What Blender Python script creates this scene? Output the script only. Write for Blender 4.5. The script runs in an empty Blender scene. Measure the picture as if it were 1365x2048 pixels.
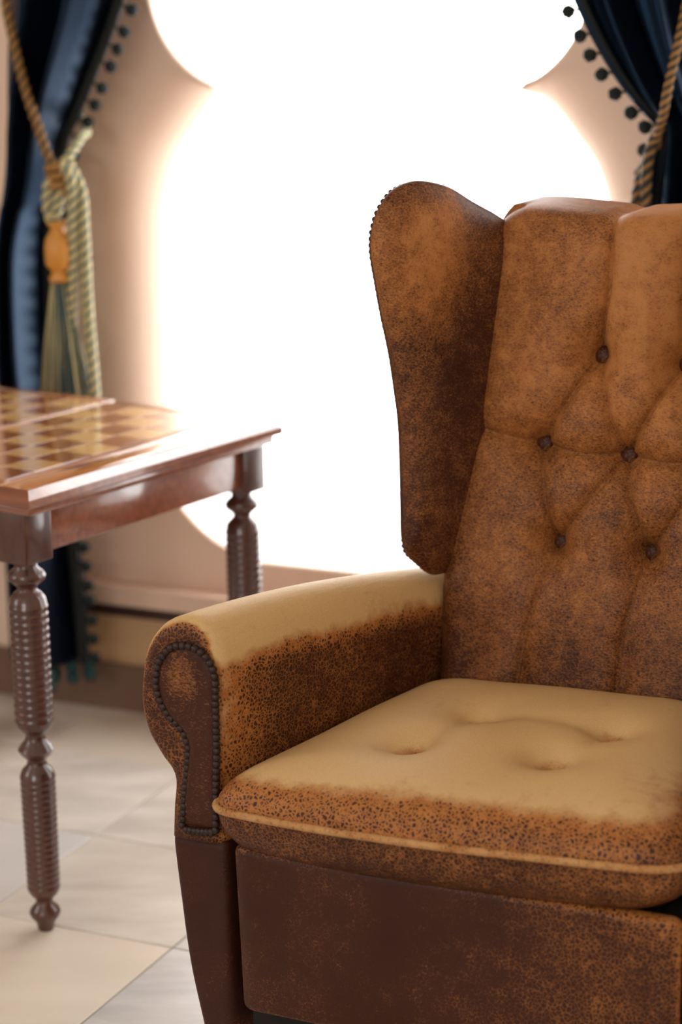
import bpy, bmesh, math, random
from mathutils import Vector, Matrix
random.seed(7)
S = bpy.context.scene
COL = S.collection
PI = math.pi
def R(d): return math.radians(d)

# ------------------------------------------------------------------ camera
PITCH, ROLL, CAM_H = R(14.0), R(1.15), 1.42
fw = Vector((0, math.cos(PITCH), -math.sin(PITCH)))
rt = Vector((1, 0, 0)); dn = fw.cross(rt)
rt2 = math.cos(ROLL)*rt + math.sin(ROLL)*dn
dn2 = -math.sin(ROLL)*rt + math.cos(ROLL)*dn
cam = bpy.data.cameras.new('camera'); camo = bpy.data.objects.new('camera', cam); COL.objects.link(camo)
mw = Matrix.Identity(4)
for i in range(3):
    mw[i][0] = rt2[i]; mw[i][1] = -dn2[i]; mw[i][2] = -fw[i]
mw[2][3] = CAM_H
camo.matrix_world = mw
cam.sensor_fit = 'VERTICAL'; cam.sensor_height = 24.0; cam.lens = 4400/2048*24.0
cam.clip_start = 0.05; cam.clip_end = 100
cam.dof.use_dof = True; cam.dof.focus_distance = 2.80; cam.dof.aperture_fstop = 1.7
S.camera = camo

# ------------------------------------------------------------------ world, light, exposure
world = bpy.data.worlds.new('world'); S.world = world; world.use_nodes = True
bg = world.node_tree.nodes['Background']
bg.inputs[0].default_value = (1.0, 0.985, 0.97, 1); bg.inputs[1].default_value = 6.0
S.view_settings.view_transform = 'Standard'; S.view_settings.look = 'None'
S.view_settings.gamma = 1.0; S.view_settings.use_curve_mapping = False
S.view_settings.exposure = 0.30

# ------------------------------------------------------------------ frames
WO, WA = Vector((-0.488, 4.160, 0)), R(-25)       # window wall: x along wall, y into wall
CO, CA = Vector((-0.163, 2.553, 0)), R(-26)       # chair: x right, y to the back
TO, TA = Vector((-0.443, 3.036, 0)), R(-35.8)     # table near corner
def frame(o, a): return Matrix.Translation(o) @ Matrix.Rotation(a, 4, 'Z')
WM, CM, TM = frame(WO, WA), frame(CO, CA), frame(TO, TA)

# ------------------------------------------------------------------ materials
def lin(*c):
    return tuple((x/255/12.92 if x/255 <= 0.04045 else ((x/255+0.055)/1.055)**2.4) for x in c) + (1,)
def new_mat(name):
    m = bpy.data.materials.new(name); m.use_nodes = True
    nt = m.node_tree; return m, nt, nt.nodes['Principled BSDF']
def N(nt, typ, **kw):
    n = nt.nodes.new(typ)
    for k, v in kw.items(): setattr(n, k, v)
    return n
def math_n(nt, op, a, b=None, clamp=False):
    n = N(nt, 'ShaderNodeMath', operation=op, use_clamp=clamp)
    for i, v in enumerate((a, b)):
        if v is None: continue
        if isinstance(v, (int, float)): n.inputs[i].default_value = v
        else: nt.links.new(v, n.inputs[i])
    return n.outputs[0]
def mix_n(nt, fac, a, b):
    n = N(nt, 'ShaderNodeMix', data_type='RGBA')
    if isinstance(fac, (int, float)): n.inputs[0].default_value = fac
    else: nt.links.new(fac, n.inputs[0])
    for i, v in ((6, a), (7, b)):
        if isinstance(v, tuple): n.inputs[i].default_value = v
        else: nt.links.new(v, n.inputs[i])
    return n.outputs[2]
def noise_n(nt, vec, scale, detail=3, rough=0.55):
    n = N(nt, 'ShaderNodeTexNoise'); n.inputs['Scale'].default_value = scale
    n.inputs['Detail'].default_value = detail; n.inputs['Roughness'].default_value = rough
    if vec is not None: nt.links.new(vec, n.inputs['Vector'])
    return n.outputs['Fac']
def coords(nt, scale=None):
    tc = N(nt, 'ShaderNodeTexCoord'); v = tc.outputs['Object']
    if scale:
        mp = N(nt, 'ShaderNodeMapping'); mp.inputs['Scale'].default_value = scale
        nt.links.new(v, mp.inputs['Vector']); v = mp.outputs['Vector']
    return v
def bump(nt, bsdf, h, strength, dist=0.001):
    b = N(nt, 'ShaderNodeBump'); b.inputs['Strength'].default_value = strength; b.inputs['Distance'].default_value = dist
    nt.links.new(h, b.inputs['Height']); nt.links.new(b.outputs[0], bsdf.inputs['Normal'])

def leather(kind):
    """kind: crackle (cells and cracks), grain (fine streaky rub-off), crease (long wrinkles)"""
    m, nt, b = new_mat('worn_leather_'+kind)
    v = coords(nt)
    at = N(nt, 'ShaderNodeAttribute', attribute_name='wear')
    warp = N(nt, 'ShaderNodeTexNoise'); warp.inputs['Scale'].default_value = 90; warp.inputs['Detail'].default_value = 3
    nt.links.new(v, warp.inputs['Vector'])
    ad = N(nt, 'ShaderNodeVectorMath', operation='MULTIPLY_ADD'); ad.inputs[1].default_value = (0.010,)*3
    nt.links.new(warp.outputs['Color'], ad.inputs[0]); nt.links.new(v, ad.inputs[2])
    big = noise_n(nt, v, 8, 3); mid = noise_n(nt, v, 48, 4, 0.65); fine = noise_n(nt, v, 520, 3, 0.65)
    vo = N(nt, 'ShaderNodeTexVoronoi', feature='DISTANCE_TO_EDGE'); vo.inputs['Scale'].default_value = 190
    nt.links.new(ad.outputs[0], vo.inputs['Vector'])
    mp = N(nt, 'ShaderNodeMapping'); mp.inputs['Rotation'].default_value = (0, R(25), 0)
    mp.inputs['Scale'].default_value = (230, 380, 600) if kind != 'crease' else (50, 26, 150)
    nt.links.new(v, mp.inputs['Vector'])
    streak = noise_n(nt, mp.outputs['Vector'], 1.0, 4, 0.7)
    w = math_n(nt, 'ADD', at.outputs['Fac'], math_n(nt, 'MULTIPLY', math_n(nt, 'SUBTRACT', big, 0.5), 0.6))
    w = math_n(nt, 'ADD', w, math_n(nt, 'MULTIPLY', math_n(nt, 'SUBTRACT', mid, 0.5), 0.7))
    w2 = math_n(nt, 'ADD', w, math_n(nt, 'MULTIPLY', math_n(nt, 'SUBTRACT', fine, 0.5), 0.9))
    if kind != 'grain':
        d = math_n(nt, 'SUBTRACT', math_n(nt, 'MULTIPLY', w2, 0.30), vo.outputs['Distance'])
        mask = math_n(nt, 'ADD', math_n(nt, 'MULTIPLY', d, 4.0), 0.40, True)
    else:
        d = math_n(nt, 'SUBTRACT', math_n(nt, 'MULTIPLY', w2, 0.55), math_n(nt, 'MULTIPLY', streak, 1.0))
        d = math_n(nt, 'SUBTRACT', d, math_n(nt, 'MULTIPLY', vo.outputs['Distance'], 0.35))
        mask = math_n(nt, 'ADD', math_n(nt, 'MULTIPLY', d, 2.1), 0.86, True)
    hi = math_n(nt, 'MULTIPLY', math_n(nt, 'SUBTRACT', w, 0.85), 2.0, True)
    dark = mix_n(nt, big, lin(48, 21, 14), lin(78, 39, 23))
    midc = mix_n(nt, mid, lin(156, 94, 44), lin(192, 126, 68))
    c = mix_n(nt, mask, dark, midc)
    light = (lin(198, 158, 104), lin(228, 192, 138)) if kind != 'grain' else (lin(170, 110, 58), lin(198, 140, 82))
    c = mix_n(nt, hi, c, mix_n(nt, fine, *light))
    nt.links.new(c, b.inputs['Base Color'])
    rg = math_n(nt, 'ADD', math_n(nt, 'MULTIPLY', mask, 0.14), 0.44)
    nt.links.new(rg, b.inputs['Roughness'])
    b.inputs['Specular IOR Level'].default_value = 0.25
    b.inputs['Sheen Weight'].default_value = 0.0; b.inputs['Sheen Roughness'].default_value = 0.5
    h = math_n(nt, 'ADD', math_n(nt, 'MULTIPLY', vo.outputs['Distance'], 0.5 if kind == 'crackle' else 0.2), math_n(nt, 'MULTIPLY', fine, 0.4))
    if kind != 'crackle': h = math_n(nt, 'ADD', h, math_n(nt, 'MULTIPLY', streak, 0.5 if kind == 'grain' else 1.6))
    bump(nt, b, h, 0.35, 0.0012 if kind != 'crease' else 0.003)
    return m

def plain(name, col, rough=0.5, noise=0.0, nscale=20, **kw):
    m, nt, b = new_mat(name)
    if noise:
        f = noise_n(nt, coords(nt), nscale, 4)
        c2 = tuple(max(0, x*(1-noise)) for x in col[:3]) + (1,)
        nt.links.new(mix_n(nt, f, c2, col), b.inputs['Base Color'])
        bump(nt, b, f, 0.15, 0.002)
    else: b.inputs['Base Color'].default_value = col
    b.inputs['Roughness'].default_value = rough
    for k, v in kw.items(): b.inputs[k].default_value = v
    return m

def wood(name, c1, c2, rough=0.28, axis=(3, 60, 60), coat=0.8):
    m, nt, b = new_mat(name)
    v = coords(nt, axis)
    f = noise_n(nt, v, 1.0, 5, 0.65)
    r = N(nt, 'ShaderNodeMapRange'); r.inputs[1].default_value = 0.3; r.inputs[2].default_value = 0.7
    nt.links.new(f, r.inputs[0])
    nt.links.new(mix_n(nt, r.outputs[0], c1, c2), b.inputs['Base Color'])
    b.inputs['Roughness'].default_value = rough
    b.inputs['Coat Weight'].default_value = coat; b.inputs['Coat Roughness'].default_value = 0.07; b.inputs['Coat IOR'].default_value = 1.75
    return m

def marble(name, base, vein, tint):
    m, nt, b = new_mat(name)
    oi = N(nt, 'ShaderNodeObjectInfo')
    geo = N(nt, 'ShaderNodeNewGeometry')
    off = N(nt, 'ShaderNodeVectorMath', operation='MULTIPLY_ADD'); off.inputs[1].default_value = (9, 9, 9)
    nt.links.new(oi.outputs['Random'], off.inputs[0]); nt.links.new(geo.outputs['Position'], off.inputs[2])
    mp = N(nt, 'ShaderNodeMapping'); mp.inputs['Scale'].default_value = (2.2, 7.5, 1); mp.inputs['Rotation'].default_value = (0, 0, R(30))
    nt.links.new(off.outputs[0], mp.inputs['Vector'])
    f = noise_n(nt, mp.outputs['Vector'], 1.6, 6, 0.6)
    r = N(nt, 'ShaderNodeMapRange'); r.inputs[1].default_value = 0.38; r.inputs[2].default_value = 0.66
    nt.links.new(f, r.inputs[0])
    c = mix_n(nt, r.outputs[0], vein, base)
    c = mix_n(nt, math_n(nt, 'MULTIPLY', oi.outputs['Random'], 0.9), c, tint)
    nt.links.new(c, b.inputs['Base Color'])
    b.inputs['Roughness'].default_value = 0.24
    return m

def velvet(name, col, sheen_col):
    m, nt, b = new_mat(name)
    f = noise_n(nt, coords(nt), 90, 3)
    c2 = tuple(x*0.7 for x in col[:3]) + (1,)
    nt.links.new(mix_n(nt, f, c2, col), b.inputs['Base Color'])
    b.inputs['Roughness'].default_value = 0.38
    b.inputs['Sheen Weight'].default_value = 0.3; b.inputs['Sheen Roughness'].default_value = 0.25
    b.inputs['Sheen Tint'].default_value = sheen_col
    b.inputs['Specular IOR Level'].default_value = 0.6; b.inputs['Specular Tint'].default_value = sheen_col
    return m

LEATHER, GRAIN, CREASE = leather('crackle'), leather('grain'), leather('crease')
NAIL = plain('aged_nail_metal', lin(48, 26, 20), 0.45, Metallic=0.3)
DECK = plain('dark_deck', lin(26, 18, 18), 0.9, 0.3)
WOOD = wood('mahogany', lin(112, 56, 36), lin(158, 92, 62))  # lightened to put the apron's pinkish haze into the colour
WOODL = wood('turned_mahogany', lin(62, 28, 20), lin(88, 44, 30), 0.38, (60, 60, 5), 0.4)
TOPB = wood('table_border_veneer', lin(178, 112, 64), lin(206, 142, 86), 0.14, (60, 4, 60), 1.0)
SQL = wood('light_veneer', lin(226, 170, 104), lin(240, 196, 132), 0.14, (70, 8, 60), 1.0)
SQD = wood('dark_veneer', lin(148, 86, 50), lin(180, 114, 68), 0.14, (70, 8, 60), 1.0)
STRIP = wood('inlay_strip_wood', lin(204, 140, 104), lin(224, 168, 132), 0.14, (60, 4, 60), 1.0)
VELVET = velvet('navy_velvet', lin(11, 12, 22), lin(105, 160, 215))
TRIM = plain('dark_braid', lin(24, 30, 30), 0.9, 0.4, 200)
BOB = plain('bobble_wool', lin(26, 34, 33), 0.95, 0.5, 300)
BOBT = plain('teal_fringe_wool', lin(40, 78, 78), 0.95, 0.5, 300)
GOLDLIT = plain('lit_gold_cord', lin(206, 190, 136), 0.55, 0.2, 300)  # paler copy of the cord gold, window light put into its colour
GOLDDIM = plain('dim_gold_cord', lin(160, 116, 58), 0.55, 0.2, 300)  # darker copy of the same gold, standing in for unlit cord
GREYT = plain('grey_teal_thread', lin(74, 100, 102), 0.7, 0.3, 300)
TEAL = plain('teal_cord', lin(62, 104, 108), 0.6, 0.2, 300)
BLACKC = plain('black_cord', lin(30, 34, 32), 0.6, 0.2, 300)
TWOOD = plain('gilded_wood', lin(216, 150, 62), 0.4, 0.25, 60)
REVGLOW = plain('reveal_glow_white', lin(236, 236, 236), 0.8)  # jamb coloured white to imitate blown-out daylight without yellow bounce
WALL = plain('peach_plaster', lin(246, 216, 194), 0.85, 0.06, 6)
WALLP = plain('white_plaster', lin(232, 224, 212), 0.9, 0.04, 6)
SILL = plain('sill_stone', lin(228, 196, 172), 0.55, 0.08, 15)
LOWW = plain('tan_plaster', lin(206, 168, 126), 0.85, 0.08, 8)
SILLSHADE = wood('sill_shadow_strip', lin(48, 22, 20), lin(66, 32, 26), 0.5, (4, 60, 60), 0.0)  # dark colour stands in for the shadow below the ledge
BASEB = plain('brown_skirting_stone', lin(128, 98, 82), 0.5, 0.25, 14)
GROUT = plain('floor_grout', lin(150, 140, 128), 0.8, 0.15, 40)
MARB = [marble('cream_marble', lin(236, 228, 218), lin(200, 192, 182), lin(228, 214, 196)),
        marble('grey_marble', lin(230, 226, 223), lin(172, 170, 168), lin(214, 208, 204))]
BRASS = plain('hook_brass', lin(170, 130, 70), 0.35, Metallic=0.9)

# ------------------------------------------------------------------ mesh helpers
def tag(o, label=None, cat=None, group=None, kind=None):
    if label: o['label'] = label
    if cat: o['category'] = cat
    if group: o['group'] = group
    if kind: o['kind'] = kind
    return o
def link(name, me, mat, parent=None, smooth=True, M=None):
    if mat is not None and not me.materials: me.materials.append(mat)
    if smooth:
        for p in me.polygons: p.use_smooth = True
    o = bpy.data.objects.new(name, me); COL.objects.link(o)
    if parent is not None: o.parent = parent
    if M is not None: o.matrix_local = M
    return o
def mesh(name, V, F, wear=None):
    me = bpy.data.meshes.new(name); me.from_pydata([tuple(v) for v in V], [], F); me.update()
    bm = bmesh.new(); bm.from_mesh(me); bmesh.ops.recalc_face_normals(bm, faces=bm.faces); bm.to_mesh(me); bm.free()
    if wear is not None:
        a = me.attributes.new('wear', 'FLOAT', 'POINT')
        a.data.foreach_set('value', [float(wear(Vector(v))) for v in V])
    return me
def empty(name, M):
    o = bpy.data.objects.new(name, None); COL.objects.link(o); o.matrix_world = M; o.empty_display_size = 0.1
    return o
def sm(a, b, x):
    t = max(0., min(1., (x-a)/(b-a))); return t*t*(3-2*t)
def interp(tab, x):
    if x <= tab[0][0]: return tab[0][1]
    for (a, b), (c, d) in zip(tab, tab[1:]):
        if x <= c: return b+(d-b)*(x-a)/(c-a)
    return tab[-1][1]
def hermite(tab, x):
    n = len(tab)
    if x <= tab[0][0]: return tab[0][1]
    if x >= tab[-1][0]: return tab[-1][1]
    for i in range(n-1):
        if x <= tab[i+1][0]:
            x0, y0 = tab[i]; x1, y1 = tab[i+1]; h = x1-x0
            m0 = (y1-tab[i-1][1])/(x1-tab[i-1][0]) if i > 0 else (y1-y0)/h
            m1 = (tab[i+2][1]-y0)/(tab[i+2][0]-x0) if i < n-2 else (y1-y0)/h
            t = (x-x0)/h
            return (2*t**3-3*t*t+1)*y0+(t**3-2*t*t+t)*h*m0+(-2*t**3+3*t*t)*y1+(t**3-t*t)*h*m1
def catmull(P, n, closed=False):
    P = [Vector(p) for p in P]; out = []; L = len(P)
    for i in range(L if closed else L-1):
        if closed: a, b, c, d = P[i-1], P[i], P[(i+1) % L], P[(i+2) % L]
        else: a, b, c, d = P[max(i-1, 0)], P[i], P[i+1], P[min(i+2, L-1)]
        for k in range(n):
            t = k/n
            out.append(0.5*((2*b)+(c-a)*t+(2*a-5*b+4*c-d)*t*t+(3*b-a-3*c+d)*t**3))
    if not closed: out.append(P[-1])
    return out
def resample(P, n, closed=True):
    P = [Vector(p) for p in P]
    Q = P+[P[0]] if closed else P
    L = [0]
    for a, b in zip(Q, Q[1:]): L.append(L[-1]+(b-a).length)
    out = []; j = 0
    m = n if closed else n-1
    for i in range(n):
        s = L[-1]*i/m
        while j < len(L)-2 and L[j+1] < s: j += 1
        t = (s-L[j])/max(L[j+1]-L[j], 1e-9)
        out.append(Q[j].lerp(Q[j+1], t))
    return out
def round_poly(P, rad, seg=8):
    P = [Vector(p) for p in P]; out = []; L = len(P)
    for i in range(L):
        a, b, c = P[i-1], P[i], P[(i+1) % L]; r = rad[i] if isinstance(rad, (list, tuple)) else rad
        u, v = (a-b).normalized(), (c-b).normalized()
        p0, p1 = b+u*r, b+v*r
        for k in range(seg+1):
            t = k/seg; out.append((1-t)**2*p0+2*t*(1-t)*b+t*t*p1)
    return out
def tube(P, rad, sides=8, closed=False, cap=True):
    P = [Vector(p) for p in P]; V, F = [], []; L = len(P)
    up = Vector((0.0123, 0.0345, 1)).normalized()
    prev = None
    for i, p in enumerate(P):
        a = P[i-1] if (i > 0 or closed) else p
        b = P[(i+1) % L] if (i < L-1 or closed) else p
        t = (b-a).normalized()
        if prev is None:
            x = t.cross(up)
            if x.length < 1e-3: x = t.cross(Vector((1, 0, 0)))
        else: x = prev-t*prev.dot(t)
        x.normalize(); prev = x; y = t.cross(x)
        r = rad[i] if isinstance(rad, (list, tuple)) else rad
        for k in range(sides):
            g = 2*PI*k/sides; V.append(p+x*(r*math.cos(g))+y*(r*math.sin(g)))
    for i in range(L if closed else L-1):
        for k in range(sides):
            j = (i+1) % L
            F.append((i*sides+k, i*sides+(k+1) % sides, j*sides+(k+1) % sides, j*sides+k))
    if cap and not closed:
        F.append(tuple(range(sides))); F.append(tuple((L-1)*sides+k for k in range(sides)))
    return V, F
def lathe(prof, seg=32):
    V, F = [], []
    for r, z in prof:
        for k in range(seg):
            g = 2*PI*k/seg; V.append(Vector((r*math.cos(g), r*math.sin(g), z)))
    n = len(prof)
    for i in range(n-1):
        for k in range(seg):
            F.append((i*seg+k, i*seg+(k+1) % seg, (i+1)*seg+(k+1) % seg, (i+1)*seg+k))
    F.append(tuple(range(seg))); F.append(tuple((n-1)*seg+k for k in range(seg)))
    return V, F
def merge(parts):
    V, F = [], []
    for v, f in parts:
        o = len(V); V += v; F += [tuple(i+o for i in q) for q in f]
    return V, F
def rbox(x0, x1, y0, y1, z0, z1, r=0.004, seg=3):
    bm = bmesh.new()
    bmesh.ops.create_cube(bm, size=1, matrix=Matrix.Translation(((x0+x1)/2, (y0+y1)/2, (z0+z1)/2)) @ Matrix.Diagonal((x1-x0, y1-y0, z1-z0, 1)))
    if r > 0: bmesh.ops.bevel(bm, geom=list(bm.edges), offset=r, segments=seg, profile=0.5, affect='EDGES')
    me = bpy.data.meshes.new('box'); bm.to_mesh(me); bm.free()
    return me
def box_part(name, dims, mat, parent, r=0.004, seg=3, smooth=True):
    me = rbox(*dims, r=r, seg=seg)
    o = link(name, me, mat, parent, False)
    if smooth and r > 0:
        for p in me.polygons: p.use_smooth = True
        try: me.set_sharp_from_angle(angle=R(50))
        except Exception: pass
    return o
def pillow(B, c, NR, front, back, P3):
    """B: closed 2-D outline, c: centre, front/back(rho,u,v): height over the outline plane, P3: (u,v,h)->point"""
    n = len(B); V, F = [], []
    c = Vector((c[0], c[1]))
    def ring(fn):
        base = len(V)
        V.append(P3(c.x, c.y, fn(0, c.x, c.y)))
        for i in range(1, NR+1):
            rho = math.sin(i/NR*PI/2)**0.85 if i < NR else 1.0
            for b in B:
                p = c+(Vector((b[0], b[1]))-c)*rho
                V.append(P3(p.x, p.y, fn(rho, p.x, p.y)))
        for k in range(n): F.append((base, base+1+k, base+1+(k+1) % n))
        for i in range(NR-1):
            for k in range(n):
                a = base+1+i*n; F.append((a+k, a+(k+1) % n, a+n+(k+1) % n, a+n+k))
        return base+1+(NR-1)*n
    r0 = ring(front); r1 = ring(back)
    # stitch both rims
    for k in range(n): F.append((r0+k, r0+(k+1) % n, r1+(k+1) % n, r1+k))
    return V, F
def dome(r, h, seg=10, rings=4):
    prof = [(r*math.cos(t*PI/2/rings), h*math.sin(t*PI/2/rings)) for t in range(rings)]+[(r*0.02, h)]
    return lathe([(r*0.95, -h*0.4)]+prof, seg)
def orient(p, nrm):
    return Matrix.Translation(p) @ Vector(nrm).to_track_quat('Z', 'Y').to_matrix().to_4x4()

# ================================================================== ROOM
S0, S1, D0, D1, ZC = -1.7, 2.9, -5.4, 0.0, 2.75   # extent in window-wall frame
room = dict(M=WM)
def wall_box(name, dims, mat): 
    o = link(name, rbox(*dims, r=0), mat, None, False, WM); o.matrix_world = WM; return tag(o, kind='structure')

# --- window wall with shaped opening
def opening():
    pts = []   # (s, z, flare)
    cx = 0.592
    for i in range(25):      # round head
        g = R(90+90*i/24); pts.append((cx+(cx-0.174)*math.cos(g), 1.60+0.38*math.sin(g), 0.006))
    for i in range(1, 25):   # lower corner of the head, down to the cusp
        g = R(180+70.7*i/24)
        pts.append((0.370+0.196*math.cos(g), 1.394+0.196*math.sin(g), 0.006))
    body = catmull([(0.305, 1.209, 0), (0.258, 1.166, 0), (0.222, 1.122, 0), (0.185, 1.070, 0), (0.162, 1.000, 0), (0.152, 0.920, 0), (0.146, 0.72, 0), (0.142, 0.540, 0),
                    (0.156, 0.480, 0), (0.194, 0.428, 0), (0.250, 0.374, 0), (0.314, 0.341, 0), (0.372, 0.327, 0)], 6)
    for p in body[1:]:
        z = p.y
        fl = 0.006+0.096*sm(1.212, 1.165, z)*sm(0.44, 0.56, z)
        pts.append((p.x, z, fl))
    right = [(2*cx-s, z, f*1.35) for s, z, f in reversed(pts[1:])]  # right reveal flared wider, the shape imitates window bloom
    bot = [(0.372+(2*cx-0.744)*i/8, 0.327, 0.006) for i in range(1, 8)]
    return pts+bot+right
OUT = opening()
WIN2 = 1.30     # the next window along the same wall, outside the frame
def wall_back():
    n = len(OUT); NP = [Vector((q[0], q[1])) for q in OUT]
    nor = []
    for i in range(n):
        t = (NP[(i+1) % n]-NP[i-1]).normalized(); nor.append(Vector((-t.y, t.x)))
    area = sum(NP[i-1].x*NP[i].y-NP[i].x*NP[i-1].y for i in range(n))
    sgn = 1 if area < 0 else -1
    nor = [v*sgn for v in nor]
    bm = bmesh.new(); K = 8; FD = 0.10; firsts, lasts = [], []
    for sh in (0.0, WIN2):
        rings = []
        for k in range(K+1):
            g = k/K*PI/2; ring = []
            for i in range(n):
                f = OUT[i][2]; p = NP[i]+nor[i]*(f*(1-math.sin(g))); fd = min(FD, f*1.3)
                ring.append(bm.verts.new((p.x+sh, fd*(1-math.cos(g)), p.y)))
            rings.append(ring)
        rings.append([bm.verts.new((p.x+sh, 0.30, p.y)) for p in NP])
        for a, b in zip(rings, rings[1:]):
            for i in range(n): bm.faces.new((a[i], a[(i+1) % n], b[(i+1) % n], b[i])).material_index = 1 if b is rings[-1] else 0
        firsts.append(rings[0]); lasts.append(rings[-1])
    cr = [(S0, 0), (S1, 0), (S1, ZC), (S0, ZC)]; corners = []
    for rs, y in ((firsts, 0.0), (lasts, 0.30)):
        o = [bm.verts.new((q, y, z)) for q, z in cr]
        es = [bm.edges.new((o[i], o[(i+1) % 4])) for i in range(4)]
        for ring in rs: es += [bm.edges.get((ring[i], ring[(i+1) % n])) for i in range(n)]
        bmesh.ops.triangle_fill(bm, use_beauty=True, use_dissolve=False, edges=es)
        corners.append(o)
    of, ob = corners
    for i in range(4): bm.faces.new((of[i], of[(i+1) % 4], ob[(i+1) % 4], ob[i]))
    bmesh.ops.recalc_face_normals(bm, faces=bm.faces)
    me = bpy.data.meshes.new('wall_back'); bm.to_mesh(me); bm.free()
    me.materials.append(WALL); me.materials.append(REVGLOW)
    o = link('wall_back', me, WALL, None, True); o.matrix_world = WM
    me.set_sharp_from_angle(angle=R(40))
    return tag(o, kind='structure')
wall_back()
# glazing in the opening
gm, gnt, gb = new_mat('window_glass')
tr = N(gnt, 'ShaderNodeBsdfTransparent'); gl = N(gnt, 'ShaderNodeBsdfGlossy'); gl.inputs['Roughness'].default_value = 0.02
mx = N(gnt, 'ShaderNodeMixShader'); mx.inputs[0].default_value = 0.04
gnt.links.new(tr.outputs[0], mx.inputs[1]); gnt.links.new(gl.outputs[0], mx.inputs[2])
gnt.links.new(mx.outputs[0], gnt.nodes['Material Output'].inputs[0])
w1 = link('window_1', rbox(0.10, 1.10, 0.302, 0.308, 0.28, 2.0, r=0), gm, None, False); w1.matrix_world = WM; tag(w1, kind='structure')
w2 = link('window_2', rbox(0.10+WIN2, 1.10+WIN2, 0.302, 0.308, 0.28, 2.0, r=0), gm, None, False); w2.matrix_world = WM; tag(w2, kind='structure')
# sill ledge, strip painted as the shadow under it, lower wall facing, skirting
wall_box('trim_1', (-0.016, 1.216, -0.050, 0.0, 0.226, 0.262), SILL)
wall_box('trim_shade', (-0.016, 1.216, -0.034, 0.0, 0.199, 0.226), SILLSHADE)
wall_box('trim_3', (-0.016, 1.216, -0.014, 0.0, 0.095, 0.199), LOWW)
wall_box('baseboard_back', (S0, S1, -0.022, 0.0, 0.0, 0.095), BASEB)
# raised plain band around the opening sides
# other walls: daylight opening behind the camera, another added in the left wall
def wall_with_hole(name, axis, pos, a0, a1, h0, h1, z0, z1, mat):
    t = 0.2; bm = bmesh.new()
    for (u0, u1, q0, q1) in ((a0, h0, 0, ZC), (h1, a1, 0, ZC), (h0, h1, 0, z0), (h0, h1, z1, ZC)):
        if u1-u0 < 1e-4 or q1-q0 < 1e-4: continue
        if axis == 'x': d = (u0, u1, pos-t/2, pos+t/2, q0, q1)
        else: d = (pos-t/2, pos+t/2, u0, u1, q0, q1)
        bmesh.ops.create_cube(bm, size=1, matrix=Matrix.Translation(((d[0]+d[1])/2, (d[2]+d[3])/2, (d[4]+d[5])/2)) @ Matrix.Diagonal((d[1]-d[0], d[3]-d[2], d[5]-d[4], 1)))
    me = bpy.data.meshes.new(name); bm.to_mesh(me); bm.free()
    o = link(name, me, mat, None, False); o.matrix_world = WM; tag(o, kind='structure')
wall_with_hole('wall_front', 'x', D0-0.1, S0-0.2, S1+0.2, 0.3, 1.9, 1.35, 2.55, WALLP)
wall_box('wall_right', (S1, S1+0.2, D0-0.2, D1+0.3, 0, ZC), WALLP)
wall_with_hole('wall_left', 'y', S0-0.1, D0-0.2, D1+0.3, -3.4, -2.5, 1.0, 2.3, WALLP)  # unseen opening added for light on the arm's outer side
wall_box('ceiling', (S0-0.2, S1+0.2, D0-0.2, 0.3, ZC, ZC+0.15), WALLP)
def portal(name, c, rot, sx, sz):
    l = bpy.data.lights.new(name, 'AREA'); l.shape = 'RECTANGLE'; l.size = sx; l.size_y = sz
    l.cycles.is_portal = True
    o = bpy.data.objects.new(name, l); COL.objects.link(o)
    o.matrix_world = WM @ Matrix.Translation(c) @ rot
portal('portal_side', (0.6+WIN2, 0.36, 1.14), Matrix.Rotation(R(-90), 4, 'X'), 1.0, 1.72)
portal('portal_back', (0.6, 0.36, 1.14), Matrix.Rotation(R(-90), 4, 'X'), 1.0, 1.72)
portal('portal_front', (1.1, D0-0.22, 1.95), Matrix.Rotation(R(90), 4, 'X'), 1.6, 1.2)
portal('portal_left', (S0-0.22, -2.95, 1.65), Matrix.Rotation(R(-90), 4, 'Y'), 1.3, 0.9)

# --- marble floor
floor = wall_box('floor', (S0-0.2, S1+0.2, D0-0.2, 0.3, -0.06, -0.0025), GROUT)
TS, GAP = 0.335, 0.003
tile_me = []
for mt in MARB:
    me = rbox(-TS/2+GAP/2, TS/2-GAP/2, -TS/2+GAP/2, TS/2-GAP/2, -0.012, 0.0, r=0.0012, seg=1); me.materials.append(mt); tile_me.append(me)
for i in range(-6, 7):
    for j in range(0, 11):
        s = 0.680-TS/2+i*TS; n = 0.075-TS/2-j*TS
        if s < S0+0.1 or s > S1-0.1: continue
        o = bpy.data.objects.new('tile', random.choice(tile_me)); COL.objects.link(o)
        o.parent = floor
        o.matrix_local = Matrix.Translation((s, n, 0)) @ Matrix.Rotation(random.choice((0, PI/2, PI, -PI/2)), 4, 'Z')

# ================================================================== ARMCHAIR
XC, XB = 0.318, 0.318
CEN = Vector((0.3025, 0.26, 0))
chair = empty('wingback_armchair', CM @ Matrix.Translation(CEN))
tag(chair, 'worn brown leather wingback armchair with button tufted back and loose seat cushion', 'armchair')
def cpart(name, V, F, wear, mat=LEATHER, parent=chair, mirror=None):
    if mirror is not None: V = [Vector((2*mirror-v[0], v[1], v[2])) for v in V]
    me = mesh(name, V, F, wear)
    me.transform(Matrix.Translation(-CEN))
    return link(name, me, mat, parent)
def mirw(w, m): return (lambda v: w(Vector((2*m-v.x, v.y, v.z))))

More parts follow.
